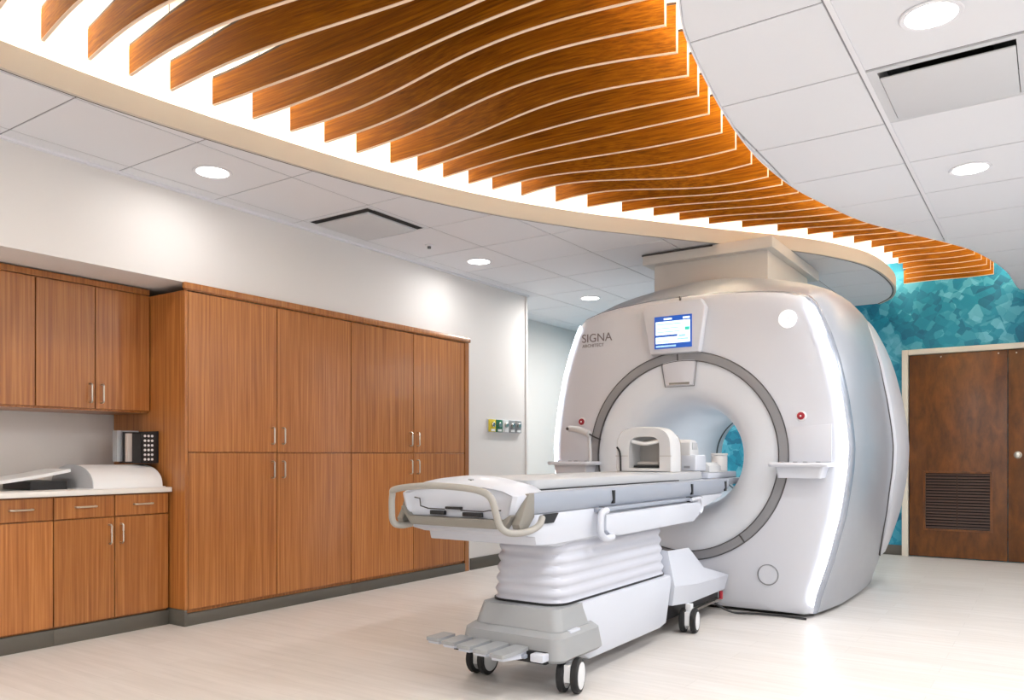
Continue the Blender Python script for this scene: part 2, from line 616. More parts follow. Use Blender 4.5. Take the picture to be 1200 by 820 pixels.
near = [FIN_Y[0] - .2 * k for k in range(7, 0, -1)]
for idx, yl in enumerate(near + FIN_Y):
    k = idx - len(near)
    yr = FIN_R.get(k, yl - .06 if k < 8 else (yl + .27 if k < 22 else yl + max(0, .27 - .05 * (k - 21))))
    yr = min(yr, 8.95)
    a1, a2 = FIN_A.get(k, (0.0, -.065) if k < 4 else (0, -.02))
    x0 = xL(yl) + (.13 if k < 20 else .09)
    x1 = xR(yr) - (.1 + .07 * min(1, max(0, (yr - 3) / 2)))
    N = 28
    P = []
    for q in range(N + 1):
        s = q / N
        P.append((x0 + (x1 - x0) * s, yl + (yr - yl) * s + a1 * math.sin(math.pi * s) + a2 * math.sin(2 * math.pi * s)))
    lab = 'long curved wooden ceiling fin, %s counted from the teal wall' % ordinal(len(FIN_Y) - k)
    root = thing('ceiling_fin', (P[N // 2][0], P[N // 2][1], ZF0), lab, 'ceiling fin', 'wooden fins in the ceiling cove')

    def sect(z0, z1, t0=-FT / 2, t1=FT / 2):
        out = []
        for q, (x, y) in enumerate(P):
            pa, pb = P[max(q - 1, 0)], P[min(q + 1, N)]
            dx, dy = pb[0] - pa[0], pb[1] - pa[1]
            L = math.hypot(dx, dy)
            nx, ny = -dy / L, dx / L
            out.append([(x + nx * t0, y + ny * t0, z0), (x + nx * t1, y + ny * t1, z0),
                        (x + nx * t1, y + ny * t1, z1), (x + nx * t0, y + ny * t0, z1)])
        return out
    def top(q):
        u = min(1.0, q / N / .5)
        return ZF0 + .128 + .072 * u * u * (3 - 2 * u)

    def lift(secs, a, c):
        return [[(p[0], p[1], (top(q) + a) if i > 1 else (top(q) + c if c is not None else p[2])) for i, p in enumerate(r_)] for q, r_ in enumerate(secs)]
    MB().loft(lift(sect(ZF0, ZF1), 0, None)).build('board', 'fin_wood', root, 60)
    eb = MB().loft(sect(ZF0 - .004, ZF0 - .0005, -FT / 2 - .001, FT / 2 + .001))
    xe, ye = P[-1]
    eb.box(xe + .0005, xe + .004, ye - FT / 2 - .001, ye + FT / 2 + .001, ZF0 - .004, ZF1 + .06)
    eb.build('edge_band', 'fin_edge', root)
    MB().loft(lift(sect(ZF1 + .001, ZF1 + .012, -.005, .005), .012, .001)).build('top_rail', 'louvre_brown', root)
    for q in (4, N - 4):
        x, y = P[q]
        MB().tube([(x, y, top(q) + .01), (x, y, 3.07)], .002, 6).build('hanger', 'vent_metal', root)


# ------------------------------------------------------------------ ceiling fixtures
def downlight(x, y, label, group='round ceiling downlights', z=ZC, k=1.0, color=(1.0, .99, .98)):
    r = thing('downlight', (x, y, z), label, 'ceiling light', group)
    MB().lathe([(.088, z - .0005), (.105, z - .0005), (.108, z - .004), (.104, z - .008), (.088, z - .006), (.088, z - .0005)],
               (x, y, 0), 'z', 32).build('trim_ring', 'grid_white', r)
    MB().disc((x, y, 0), .087, 'z', z - .005, z - .001, 32).build('lens', 'lens_lit', r)
    ld = bpy.data.lights.new('downlight_lamp', 'AREA')
    ld.shape = 'DISK'
    ld.size = .17
    ld.energy = LAMP_W * k
    ld.color = color
    ld.spread = math.radians(175)
    lo = bpy.data.objects.new('lamp', ld)
    COL.objects.link(lo)
    lo.parent = r
    lo.location = (0, 0, -.012)
    return r


downlight(-3.953, 2.783, 'round lit downlight in the left ceiling, nearest the wall cabinets', k=.15)
downlight(-3.95, 5.315, 'round lit downlight in the left ceiling beside the sprinkler', k=.22)
downlight(-3.93, 7.2, 'round lit downlight just above the left edge of the scanner', k=1.4, color=(1.0, .97, .93))
downlight(-.371, 3.269, 'round lit downlight in the right ceiling beside the large square vent')
downlight(-.388, 5.144, 'round lit downlight in the right ceiling between vent and doors')
COOL = (.95, .98, 1.0)  # the downlights below are unseen, added as fill light for the room
for x, y, k, lab in ((-3.95, .85, .6, 'in the left ceiling beside the camera'), (-3.95, -1.1, .8, 'in the left ceiling behind the camera'),
                     (-.38, 1.4, 1.0, 'in the right ceiling above the camera'), (-.38, -.5, 1.3, 'in the right ceiling just behind the camera'),
                     (1.4, -.5, 1.3, 'in the far right row, behind the camera'), (1.4, 1.4, 1.3, 'in the far right row, beside the camera'),
                     (1.4, 3.27, 1.3, 'in the far right row, level with the large vent'), (1.4, 5.14, 1.2, 'in the far right row, level with the scanner'),
                     (1.4, 7.05, 1.0, 'in the far right row, nearest the doors'), (-2.2, -1.9, 1.0, 'behind the near end of the cove'), (-3.93, 8.5, 1.1, 'in the alcove behind the scanner')):
    downlight(x, y, 'added unseen fill downlight ' + lab, k=k, color=COOL if x > -3 else (1.0, .97, .93))

# square diffuser on the right: sunk tray with a plaque
j = VENT_R[1]
vx0, vx1, vy0, vy1 = xsR[2] + .012, xsR[3] - .012, ysR[j] + .01, ysR[j + 1] - .01
r = thing('air_diffuser', ((vx0 + vx1) / 2, (vy0 + vy1) / 2, ZC), 'large square white air diffuser with drop panel in the right ceiling', 'air vent')
fr = MB()
fr.box(vx0, vx0 + .05, vy0, vy1, ZC - .004, ZC + .012)
fr.box(vx1 - .05, vx1, vy0, vy1, ZC - .004, ZC + .012)
fr.box(vx0 + .05, vx1 - .05, vy0, vy0 + .03, ZC - .004, ZC + .012)
fr.box(vx0 + .05, vx1 - .05, vy1 - .03, vy1, ZC - .004, ZC + .012)
fr.build('frame', 'vent_panel', r)
MB().box(vx0 + .04, vx1 - .04, vy0 + .02, vy1 - .02, ZC + .10, ZC + .12).build('backing', 'vent_metal', r)
sd = MB()
sd.box(vx0 + .04, vx0 + .05, vy0 + .02, vy1 - .02, ZC + .01, ZC + .11)
sd.box(vx1 - .05, vx1 - .04, vy0 + .02, vy1 - .02, ZC + .01, ZC + .11)
sd.box(vx0 + .04, vx1 - .04, vy0 + .02, vy0 + .03, ZC + .01, ZC + .11)
sd.box(vx0 + .04, vx1 - .04, vy1 - .03, vy1 - .02, ZC + .01, ZC + .11)
sd.build('plenum', 'vent_panel', r)
MB().disc(((vx0 + vx1) / 2, (vy0 + vy1) / 2, 0), .16, 'z', ZC + .09, ZC + .099, 32).build('duct_opening', 'dark_gap', r)
MB().box(vx0 + .053, vx1 - .053, vy0 + .085, vy1 - .034, ZC - .010, ZC - .002, .003).build('drop_panel', 'vent_panel', r)

# square diffuser in the left ceiling
cx, cy = -3.965, 4.03
r = thing('air_diffuser', (cx, cy, ZC), 'small square ceiling air diffuser with dark slots near the left wall', 'air vent')
MB().box(cx - .28, cx + .28, cy - .28, cy + .28, ZC - .004, ZC - .0005).build('frame', 'vent_panel', r)
sl = MB()
sl.box(cx - .27, cx + .27, cy - .275, cy - .225, ZC - .007, ZC - .0042)
sl.box(cx + .225, cx + .275, cy - .22, cy + .27, ZC - .007, ZC - .0042)
sl.build('slot', 'dark_gap', r)
MB().box(cx - .26, cx + .215, cy - .215, cy + .26, ZC - .016, ZC - .0045, .003).build('drop_panel', 'vent_panel', r)
r = thing('fire_sprinkler', (-3.96, 4.69, ZC), 'tiny white sprinkler cap in the left ceiling between vent and downlight', 'sprinkler')
MB().disc((-3.96, 4.69, 0), .035, 'z', ZC - .012, ZC - .0005, 20, .003).build('cap', 'grid_white', r)
MB().disc((-3.96, 4.69, 0), .014, 'z', ZC - .028, ZC - .0122, 14).build('deflector', 'vent_metal', r)


# ------------------------------------------------------------------ cabinets
def pull(parent, p, vertical=True, L=.11, out=(1, 0, 0), r=.0055):
    p = Vector(p)
    o = Vector(out)
    d = Vector((0, 0, 1)) if vertical else Vector((0, 1, 0))
    a, c = p - d * L / 2, p + d * L / 2
    path = [a, a + o * .024, a + o * .032 + d * .008, c + o * .032 - d * .008, c + o * .024, c]
    return MB().tube(path, r, 8).build('handle', 'nickel', parent)


def cabinet_front(root, name, x, y0, y1, z0, z1, hpos, vertical=True):
    g = .0032
    d = MB().box(x - .02, x, y0 + g, y1 - g, z0 + g, z1 - g, .0015, 1).build(name, 'cabinet_wood', root)
    if hpos:
        pull(d, (x - .001, hpos[0], hpos[1]), vertical)
    return d


XT = -4.395
ZT0, ZT1, ZMID = .075, 2.06, 1.066
TY = [2.90, 3.60, 4.296, 5.004, 5.70]
for i, lab in ((0, 'tall wooden storage cabinet with four doors beside the counter'),
               (1, 'tall wooden storage cabinet with four doors nearest the scanner')):
    ya, yb, yc = TY[2 * i], TY[2 * i + 1], TY[2 * i + 2]
    r = thing('tall_cabinet', (-4.8, (ya + yc) / 2, 0), lab, 'cabinet', 'tall wooden cabinets')
    MB().box(-5.19, XT - .022, ya + (.02 if i == 0 else .001), yc - .001, .075, 2.055).build('body', 'cabinet_wood', r)
    if i == 0:
        MB().box(-5.19, XT, ya, ya + .0195, .1, 2.06).build('side_panel', 'cabinet_wood', r)
        MB().box(-5.19, XT + .008, ya - .008, ya + .012, 0, .098, .002).build('plinth_end', 'base_rubber', r)
    ys = (ya + (.02 if i == 0 else 0), yb, yc)
    for q in (0, 1):
        for lo, hi, hz in ((ZT0 + .02, ZMID, ZMID - .115), (ZMID, ZT1, ZMID + .115)):
            hy = yb - .045 if q == 0 else yb + .045
            cabinet_front(r, 'cabinet_door', XT, ys[q], ys[q + 1], lo, hi, (hy, hz))
    MB().box(XT - .03, XT + .006, ya + (.012 if i == 0 else 0), yc, 0, .074, .002).build('plinth', 'base_rubber', r)
r = thing('cabinet_crown', (-4.4, 4.3, 2.06), 'wooden crown strip running along the top of the tall cabinets', 'trim')
MB().box(-4.408, XT + .004, 2.9, 5.755, 2.062, 2.068).build('lower_strip', 'cabinet_wood', r)
MB().box(-4.408, XT + .014, 2.89, 5.77, 2.0685, 2.108, .003).build('upper_strip', 'cabinet_wood', r)
MB().box(-4.408, XT + .004, 5.701, 5.757, 0, 2.06).build('filler_strip', 'cabinet_wood', r)

XB = -4.545
BY = [.84, 1.18, 1.52, 1.86, 2.20, 2.545, 2.888]
for i, lab in ((2, 'wooden base cabinet with two drawers beside the tall cabinets'), (1, 'wooden base cabinet at the left edge of the photograph'),
               (0, 'wooden base cabinet outside the photograph')):
    ya, yb, yc = BY[2 * i], BY[2 * i + 1], BY[2 * i + 2]
    r = thing('base_cabinet', (-4.85, (ya + yc) / 2, 0), lab, 'cabinet', 'wooden base cabinets')
    MB().box(-5.19, XB - .022, ya + .001, yc - .001, .09, .818).build('body', 'cabinet_wood', r)
    for q, (p0, p1) in enumerate(((ya, yb), (yb, yc))):
        cabinet_front(r, 'drawer', XB, p0, p1, .69, .818, ((p0 + p1) / 2, .757), False)
        hy = yb - .035 if q == 0 else yb + .035
        cabinet_front(r, 'cabinet_door', XB, p0, p1, .098, .69, (hy, .59))
    MB().box(-5.19, XB + .004, ya, yc, 0, .089, .002).build('plinth', 'base_rubber', r)
ct = MB().box(-5.195, XB + .028, .84, 2.895, .822, .852, .004).build('countertop', 'counter_white')
tag(ct, 'white laminate countertop on the wooden base cabinets', 'countertop')

XU = -4.76
UY = [.84, 1.18, 1.52, 1.863, 2.206, 2.546, 2.895]
for i, lab in ((2, 'wooden wall cabinet with two doors beside the tall cabinets'), (1, 'wooden wall cabinet at the left edge of the photograph'),
               (0, 'wooden wall cabinet outside the photograph')):
    ya, yb, yc = UY[2 * i], UY[2 * i + 1], UY[2 * i + 2]
    r = thing('wall_cabinet', (-5.05, (ya + yc) / 2, 1.33), lab, 'cabinet', 'wooden wall cabinets')
    MB().box(-5.195, XU - .022, ya + .001, yc - .001, 1.325, 2.10).build('body', 'cabinet_wood', r)
    MB().box(XU - .03, XU - .004, ya, yc, 2.065, 2.10).build('top_rail', 'cabinet_wood', r)
    MB().box(-5.19, XU - .02, ya + .002, yc - .002, 1.317, 1.3245).build('under_panel', 'cabinet_wood', r)
    for q, (p0, p1) in enumerate(((ya, yb), (yb, yc))):
        hy = yb - .035 if q == 0 else yb + .035
        cabinet_front(r, 'cabinet_door', XU, p0, p1, 1.325, 2.062, (hy, 1.42))

# things on the counter
r = thing('surface_coil', (-4.77, 2.62, .852), 'white arched scanner coil lying on the counter beside the cabinet side', 'coil')
sec = []
for y in (2.43, 2.86):
    ring = []
    for k in range(19):
        a = math.pi * k / 18
        ring.append((-4.80 + .235 * math.cos(a), y, .856 + .135 * math.sin(a) ** .8))
    sec.append(ring)
MB().loft(sec).build('dome', 'laminate_white', r, 30)
MB().box(-5.05, -4.555, 2.405, 2.873, .8525, .857).build('base_plate', 'laminate_white', r)
sec = []
for y in (2.424, 2.429):
    sec.append([(-4.80 + .238 * math.cos(math.pi * k / 18), y, .857 + .138 * math.sin(math.pi * k / 18) ** .8) for k in range(19)])
MB().loft(sec).build('end_plate', 'pad_grey', r, 30)

r = thing('positioning_pad', (-4.85, 2.05, .852), 'thin white curved pad resting tilted on the counter against the arched coil', 'pad')
sec = []
for k in range(13):
    s = k / 12
    y = 1.35 + 1.02 * s
    z = .857 + .095 * s ** 2.2
    sec.append([(-5.0, y, z), (-4.70, y, z), (-4.70, y, z + .018), (-5.0, y, z + .018)])
MB().loft(sec).build('shell', 'laminate_white', r, 40)
MB().box(-5.05, -4.72, 2.16, 2.36, .8525, .90).build('foam_block', 'organizer_black', r)

r = thing('file_organizer', (-4.8, 2.82, 1.0), 'black perforated file organizer hung on the cabinet side above the counter', 'organizer')
og = MB()
og.box(-4.93, -4.665, 2.885, 2.895, 1.0, 1.20)
og.box(-4.675, -4.665, 2.79, 2.885, 1.0, 1.19)
og.box(-4.93, -4.675, 2.79, 2.885, 1.0, 1.008)
og.build('shell', 'organizer_black', r)
pf = MB().box(-4.775, -4.676, 2.785, 2.7895, 1.0, 1.185).build('perforated_front', 'organizer_black', r)
for a in range(3):
    for c in range(6):
        MB().disc((0, 2.803 + a * .024, 1.168 - c * .029), .008, 'x', -4.6645, -4.662, 10).build('hole', 'laminate_white', pf)
MB().box(-4.81, -4.785, 2.76, 2.883, 1.009, 1.185).build('file_folder', 'paper_pale', r)
MB().box(-4.85, -4.825, 2.765, 2.883, 1.009, 1.195).build('file_folder', 'organizer_black', r)
MB().box(-4.92, -4.868, 2.74, 2.883, 1.009, 1.205).build('file_folder', 'pad_grey', r)

# gas outlets on the wall
r = thing('medical_gas_outlets', (-4.40, 6.34, 1.33), 'row of coloured medical gas outlets on the white wall', 'outlet panel')
MB().box(-4.409, -4.402, 6.06, 6.62, 1.265, 1.392, .002).build('back_plate', 'vent_panel', r)
for k, m in enumerate(('outlet_yellow', 'outlet_green', 'laminate_white', 'outlet_grey', 'outlet_grey')):
    y = 6.07 + k * .11
    o = MB().box(-4.4015, -4.385, y, y + .10, 1.27, 1.387, .003).build('outlet', m, r)
    MB().disc((0, y + .05, 1.338), .024, 'x', -4.385, -4.368, 16, .003).build('socket', 'nickel', o)
    MB().box(-4.3845, -4.379, y + .02, y + .08, 1.275, 1.297).build('label_strip', 'laminate_white', o)

# ------------------------------------------------------------------ door
DX = [-1.245, -.372, .50]
d = thing('door_1', (-.37, Y1 - .03, 0), 'brown wooden double door in a cream frame in the teal wall', 'door', None, 'structure')
fr = MB()
fr.box(-1.31, -1.25, Y1 - .06, Y1 - .001, 0, 2.14, .004)
fr.box(.505, .565, Y1 - .06, Y1 - .001, 0, 2.14, .004)
fr.box(-1.2495, .5045, Y1 - .06, Y1 - .001, 2.085, 2.14, .004)
fr.build('door_frame', 'frame_cream', d)
for q in (0, 1):
    lf = MB().box(DX[q] + .003, DX[q + 1] - .003, Y1 - .045, Y1 - .002, .01, 2.08, .002).build('door_leaf', 'door_wood', d)
    if q == 0:
        lx0, lx1, lz0, lz1 = -1.09, -.52, .30, .865
        f2 = MB()
        f2.box(lx0 - .02, lx0, Y1 - .058, Y1 - .0455, lz0 - .02, lz1 + .02)
        f2.box(lx1, lx1 + .02, Y1 - .058, Y1 - .0455, lz0 - .02, lz1 + .02)
        f2.box(lx0, lx1, Y1 - .058, Y1 - .0455, lz1, lz1 + .02)
        f2.box(lx0, lx1, Y1 - .058, Y1 - .0455, lz0 - .02, lz0)
        f2.build('louvre_frame', 'door_wood', lf)
        MB().box(lx0, lx1, Y1 - .047, Y1 - .0455, lz0, lz1).build('louvre_backing', 'dark_gap', lf)
        n = 19
        for k in range(n):
            z = lz0 + (k + .5) * (lz1 - lz0) / n
            MB().prism([(Y1 - .057, z - .009), (Y1 - .054, z - .010), (Y1 - .048, z + .008), (Y1 - .051, z + .009)], 'x', lx0, lx1).build(
                'louvre_slat', 'louvre_brown', lf)
        MB().box(-.81, -.80, Y1 - .0585, Y1 - .057, lz0, lz1).build('louvre_mullion', 'louvre_brown', lf)
    for zz in ((2.045,) if q else (2.05,)):
        for xx in ((-.95, -.45) if q == 0 else (-.30, .2)):
            MB().disc((xx, 0, zz), .007, 'y', Y1 - .049, Y1 - .0452, 10).build('bolt', 'nickel', lf)
    if q == 1:
        MB().lathe([(.034, Y1 - .0452), (.034, Y1 - .052), (.014, Y1 - .056), (.014, Y1 - .075), (.027, Y1 - .085),
                    (.03, Y1 - .1), (.022, Y1 - .112), (.001, Y1 - .116)], (-.29, 0, 1.05), 'y', 24).build('knob', 'nickel', lf)

# ------------------------------------------------------------------ MRI scanner
CX, CZ = -2.137, 1.045
half = [(0, 0.0), (.845, 0.0), (.875, .15), (.945, .37), (1.02, .674), (1.062, .95), (1.07, 1.10), (1.06, 1.22), (1.033, 1.415), (.985, 1.65),
        (.936, 1.81), (.875, 1.97), (.845, 2.025), (.80, 2.075), (.65, 2.115), (.5, 2.135), (.25, 2.155), (0, 2.16)]
hx = np.array([p[0] for p in half])
hz = np.array([p[1] for p in half])
tt = np.linspace(0, len(half) - 1, 400)
dx = np.interp(tt, range(len(half)), hx)
dz = np.interp(tt, range(len(half)), hz)
ang = np.arctan2(dz - CZ, dx)                 # -90 .. 90 degrees
rad = np.hypot(dx, dz - CZ)
order = np.argsort(ang)
ang, rad = ang[order], rad[order]
kern = np.ones(9) / 9
rad_s = np.convolve(np.pad(rad, 4, mode='edge'), kern, 'valid')
lowm = ang < -.75
rad_s[lowm] = rad[lowm]


def RAD(a):
    """outline radius seen from the bore centre at angle a"""
    a = (a + math.pi) % (2 * math.pi) - math.pi
    if a > math.pi / 2:
        a = math.pi - a
    if a < -math.pi / 2:
        a = -math.pi - a
    return float(np.interp(a, ang, rad_s))


NA = 180
ANG = [2 * math.pi * k / NA - math.pi / 2 for k in range(NA)]


def pring(off, y, angs=ANG, zmin=.025, hump=0.0):
    out = []
    for a in angs:
        rr = RAD(a) + off
        out.append((CX + rr * math.cos(a), y, max(zmin, CZ + rr * math.sin(a) + hump * max(0.0, math.sin(a)) ** 4)))
    return out


def circ(r, y, angs=ANG):
    return [(CX + r * math.cos(a), y, CZ + r * math.sin(a)) for a in angs]


mri = thing('mri_scanner', (CX, 6.2, 0), 'large white MRI scanner with round bore, grey ring and lit side strips', 'mri scanner')


def blend(off, y0, y1, n, r0):
    """rings from the circle r0 out to the outline"""
    secs = []
    c, p = circ(r0, y0), pring(off, y1)
    for k in range(n + 1):
        s = k / n
        secs.append([tuple(c[i][j] + (p[i][j] - c[i][j]) * s for j in range(3)) for i in range(NA)])
    return secs


fp = MB().loft(blend(-.085, 5.256, 5.268, 4, .724) + [pring(-.04, 5.276), pring(-.012, 5.288), pring(0, 5.31), pring(.004, 5.335)], cap=False)
fp.build('front_cover', 'magnet_white', mri, 40)
MB().loft([pring(.0045, 5.3352), pring(.016, 5.345), pring(.024, 5.38), pring(.028, 5.40)], cap=False).build('edge_bezel', 'trim_silver', mri, 50)
MB().loft([pring(.026, 5.4005), pring(.05, 5.47, hump=.03), pring(.075, 5.6, hump=.08), pring(.095, 5.8, hump=.115), pring(.105, 6.1, hump=.12), pring(.108, 6.4, hump=.12), pring(.10, 6.7, hump=.11),
           pring(.08, 6.95, hump=.06), pring(.04, 7.12), pring(-.03, 7.22), pring(-.12, 7.26)]
          + [[tuple(pring(-.12, 7.26)[i][j] * (1 - s) + circ(.45, 7.27)[i][j] * s for j in range(3)) for i in range(NA)] for s in (.3, .6, 1)],
          cap=False).build('side_shell', 'shell_silver', mri, 50)
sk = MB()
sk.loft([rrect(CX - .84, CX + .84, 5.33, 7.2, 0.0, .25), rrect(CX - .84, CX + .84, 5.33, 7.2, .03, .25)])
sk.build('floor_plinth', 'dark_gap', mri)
MB().lathe([(.659, 5.262), (.60, 5.264), (.53, 5.272), (.47, 5.288), (.425, 5.32), (.392, 5.37), (.368, 5.45), (.356, 5.56), (.35, 5.72),
            (.35, 6.75), (.358, 6.95), (.38, 7.1), (.42, 7.22), (.45, 7.27)], (CX, 0, CZ), 'y', 96).build('bore_liner', 'bore_white', mri, 60)
MB().lathe([(.356, 6.90), (.352, 6.92), (.356, 6.94)], (CX, 0, CZ), 'y', 96).build('bore_seam', 'line_dark', mri)
bl = bpy.data.lights.new('bore_lamp', 'AREA')
bl.shape = 'RECTANGLE'
bl.size, bl.size_y = .08, .9
bl.energy = 2.6
bl.color = (1.0, .99, .97)
blo = bpy.data.objects.new('bore_lamp', bl)
COL.objects.link(blo)
blo.parent = mri
blo.location = Vector((CX, 6.2, CZ + .335)) - ORIG[mri.name]
rg = MB().lathe([(.662, 5.27), (.662, 5.248), (.667, 5.244), (.717, 5.242), (.722, 5.247), (.722, 5.27)], (CX, 0, CZ), 'y', 128).build('grey_ring', 'ring_grey', mri, 30)
for ri in (.660, .7235):
    MB().lathe([(ri - .0018, 5.256), (ri - .0018, 5.2425), (ri + .0018, 5.2425), (ri + .0018, 5.256)], (CX, 0, CZ), 'y', 128).build('ring_seam', 'line_dark', rg)
for a in (1.62, -.92, -2.2):
    ca, sa = math.cos(a), math.sin(a)
    MB().prism([(CX + .664 * ca - .004 * sa, CZ + .664 * sa + .004 * ca), (CX + .72 * ca - .004 * sa, CZ + .72 * sa + .004 * ca),
                (CX + .72 * ca + .004 * sa, CZ + .72 * sa - .004 * ca), (CX + .664 * ca + .004 * sa, CZ + .664 * sa - .004 * ca)],
               'y', 5.2405, 5.2425).build('joint', 'line_dark', rg)


# lit strips on both front edges
def edge_band(angs, o0, y0, o1, y1, th=.006):
    secs = []
    for a in angs:
        r0, r1 = RAD(a) + o0, RAD(a) + o1
        ca, sa = math.cos(a), math.sin(a)
        z0, z1 = max(.03, CZ + r0 * sa), max(.03, CZ + r1 * sa)
        secs.append([(CX + r0 * ca, y0, z0), (CX + r1 * ca, y1, z1), (CX + r1 * ca, y1 + th * 2, z1), (CX + r0 * ca, y0 + th * 2, z0)])
    return secs


AR = np.linspace(-.845, .865, 60)
MB().loft(edge_band(AR, -.034, 5.2625, .003, 5.296)).build('light_strip', 'led_white', mri)
MB().loft(edge_band(math.pi - AR, -.034, 5.2625, .003, 5.296)).build('light_strip', 'led_white', mri)

# side covers at the rear of each flank
for sgn in (1, -1):
    secs, gap = [], []
    for k in range(49):
        u = k / 24 - 1
        a = .12 + .77 * u
        y0 = 6.30 + .42 * abs(u) ** 3.2
        f = 1 - abs(u) ** 5
        aa = a if sgn > 0 else math.pi - a

        def pt(y, o):
            rr = RAD(aa) + o
            return (CX + rr * math.cos(aa), y, CZ + rr * math.sin(aa))
        yb = max(6.86, y0 + .06)
        secs.append([pt(y, .09 + (o - .09) * (.35 + .65 * f)) for y, o in
                     ((y0, .09), (y0 + .004, .132), (y0 + .05, .14), (yb, .138), (yb + .14, .118), (yb + .24, .08), (yb + .24, .03))])
        gap.append([pt(y, o) for y, o in ((y0 - .012, .096), (y0 - .001, .096), (y0 - .001, .114), (y0 - .012, .111))])
    MB().loft(secs).build('flank_cover', 'magnet_white', mri, 40)
    MB().loft(gap).build('cover_shade_strip', 'line_dark', mri)  # dark strip that deepens the shade along the front of each cover

# display above the bore
sx = -2.175
hs = MB().prism([(sx - .235, 2.06), (sx - .20, 2.115), (sx + .19, 2.115), (sx + .225, 2.06), (sx + .178, 1.755), (sx - .178, 1.755)], 'y', 5.185, 5.262, .014)
hs = hs.build('display_housing', 'magnet_white', mri, 40)
sc = MB().box(sx - .142, sx + .134, 5.178, 5.1845, 1.79, 2.015, .003).build('screen', 'screen_navy', mri)
MB().box(sx - .130, sx + .122, 5.1765, 5.1778, 1.825, 1.978).build('screen_page', 'screen_body', sc)
ln = [(-.12, .06, 1.955, 1.962), (-.12, .05, 1.928, 1.934), (-.12, .05, 1.902, 1.908), (-.12, -.03, 1.838, 1.844), (0.03, .11, 1.845, 1.855), (.04, .09, 1.865, 1.880)]
for a, c, z0, z1 in ln:
    MB().box(sx + a, sx + c, 5.1755, 5.1764, z0, z1).build('screen_line', 'screen_line', sc)
MB().box(sx - .13, sx + .03, 5.1755, 5.1764, 1.870, 1.884).build('screen_bar', 'screen_navy', sc)
MB().box(sx + .085, sx + .118, 5.1755, 5.1764, 1.908, 1.93).build('screen_button', 'screen_green', sc)
MB().box(sx - .07, sx - .01, 5.1755, 5.1764, 1.988, 2.0).build('screen_title', 'screen_body', sc)
MB().box(sx + .07, sx + .12, 5.1755, 5.1764, 1.986, 2.0).build('screen_icon', 'screen_body', sc)
MB().box(sx - .128, sx + .02, 5.1755, 5.1764, 1.80, 1.812).build('screen_footer', 'screen_line', sc)
MB().prism([(sx - .115, 1.715), (sx + .135, 1.715), (sx + .115, 1.535), (sx - .085, 1.535)], 'y', 5.245, 5.262, .006).build('vent_flap', 'magnet_white', mri)
fo = MB()
fo.tube([(sx - .125, 5.252, 1.72), (sx - .092, 5.252, 1.528), (sx + .122, 5.252, 1.528), (sx + .145, 5.252, 1.72)], .0035, 6)
fo.build('flap_seam', 'ring_grey', mri)
MB().box(sx - .06, sx + .09, 5.2435, 5.2449, 1.542, 1.556).build('flap_slot', 'bed_taupe', mri)
MB().box(sx + .008, sx + .014, 5.262, 5.285, 2.12, 2.16).build('seam_mark', 'line_dark', mri)

# trays with control buttons
for sgn in (1, -1):
    def mx(a, c):
        return (CX + sgn * a, CX + sgn * c) if sgn > 0 else (CX - c, CX - a)
    x0, x1 = mx(.655, .985)
    tr = MB().loft([rrect(x0 + .03, x1 - .04, 5.12, 5.285, .905, .02), rrect(x0 + .02, x1 - .02, 5.105, 5.285, .975, .02)]).build('tray', 'magnet_white', mri, 40)
    MB().loft([rrect(x0 - .015, x1 + .01, 5.07, 5.29, .976, .035), rrect(x0 - .02, x1 + .015, 5.06, 5.292, .99, .04), rrect(x0 - .015, x1 + .01, 5.068, 5.292, 1.003, .035)]).build('tray_top', 'magnet_white', tr, 40)
    for k in range(4):
        xx = x0 + .06 + k * .07
        MB().disc((xx, 5.13 + (k % 2) * .035, 0), .015, 'z', 1.003, 1.009, 14, .002).build('button', 'button_grey', tr)
    MB().prism([(x0 + .01, 1.004), (x1, 1.004), (x1, 1.245), (x0 + .05, 1.225)] if sgn > 0 else [(x0, 1.004), (x1 - .01, 1.004), (x1 - .05, 1.225), (x0, 1.245)],
               'y', 5.255, 5.2645, .002).build('tray_backplate', 'magnet_white', mri)
    xb = CX + sgn * .80
    es = MB().disc((xb, 0, 1.30), .032, 'y', 5.262, 5.250, 24, .003).build('stop_button', 'laminate_white', mri)
    MB().disc((xb, 0, 1.30), .024, 'y', 5.2495, 5.238, 24, .004).build('red_cap', 'red_plastic', es)
    MB().disc((xb, 0, 1.30), .006, 'y', 5.2375, 5.2365, 16).build('mark', 'laminate_white', es)

# round badge and port
bd = MB().disc((-1.425, 0, 1.93), .058, 'y', 5.268, 5.2555, 40, .003).build('logo_badge', 'badge_lit', mri)
mk = MB()
for q in range(4):
    a0 = math.pi / 4 + q * math.pi / 2
    pts = []
    for k in range(15):
        a = a0 + (k / 14 - .5) * 1.15
        rr = .045 + .006 * math.sin(k / 14 * math.pi * 2)
        pts.append((-1.425 + rr * math.cos(a), 5.2545, 1.93 + rr * math.sin(a)))
    mk.tube(pts, .0018, 5)
for sg in (-1, 1):
    pts = smooth_path([(-1.425 + sg * .004, 5.2545, 1.93), (-1.425 + sg * .022, 5.2545, 1.948), (-1.425 + sg * .03, 5.2545, 1.93), (-1.425 + sg * .018, 5.2545, 1.912), (-1.425 + sg * .004, 5.2545, 1.935)], 6)
    mk.tube(pts, .0018, 5)
mk.build('monogram', 'badge_mark', bd)
MB().lathe([(.064, 5.268), (.064, 5.255), (.069, 5.255), (.069, 5.268)], (-1.55, 0, .265), 'y', 48).build('port_seam', 'ring_grey', mri)
MB().disc((-1.55, 0, .265), .0635, 'y', 5.27, 5.2565, 40, .003).build('port_cover', 'magnet_white', mri)


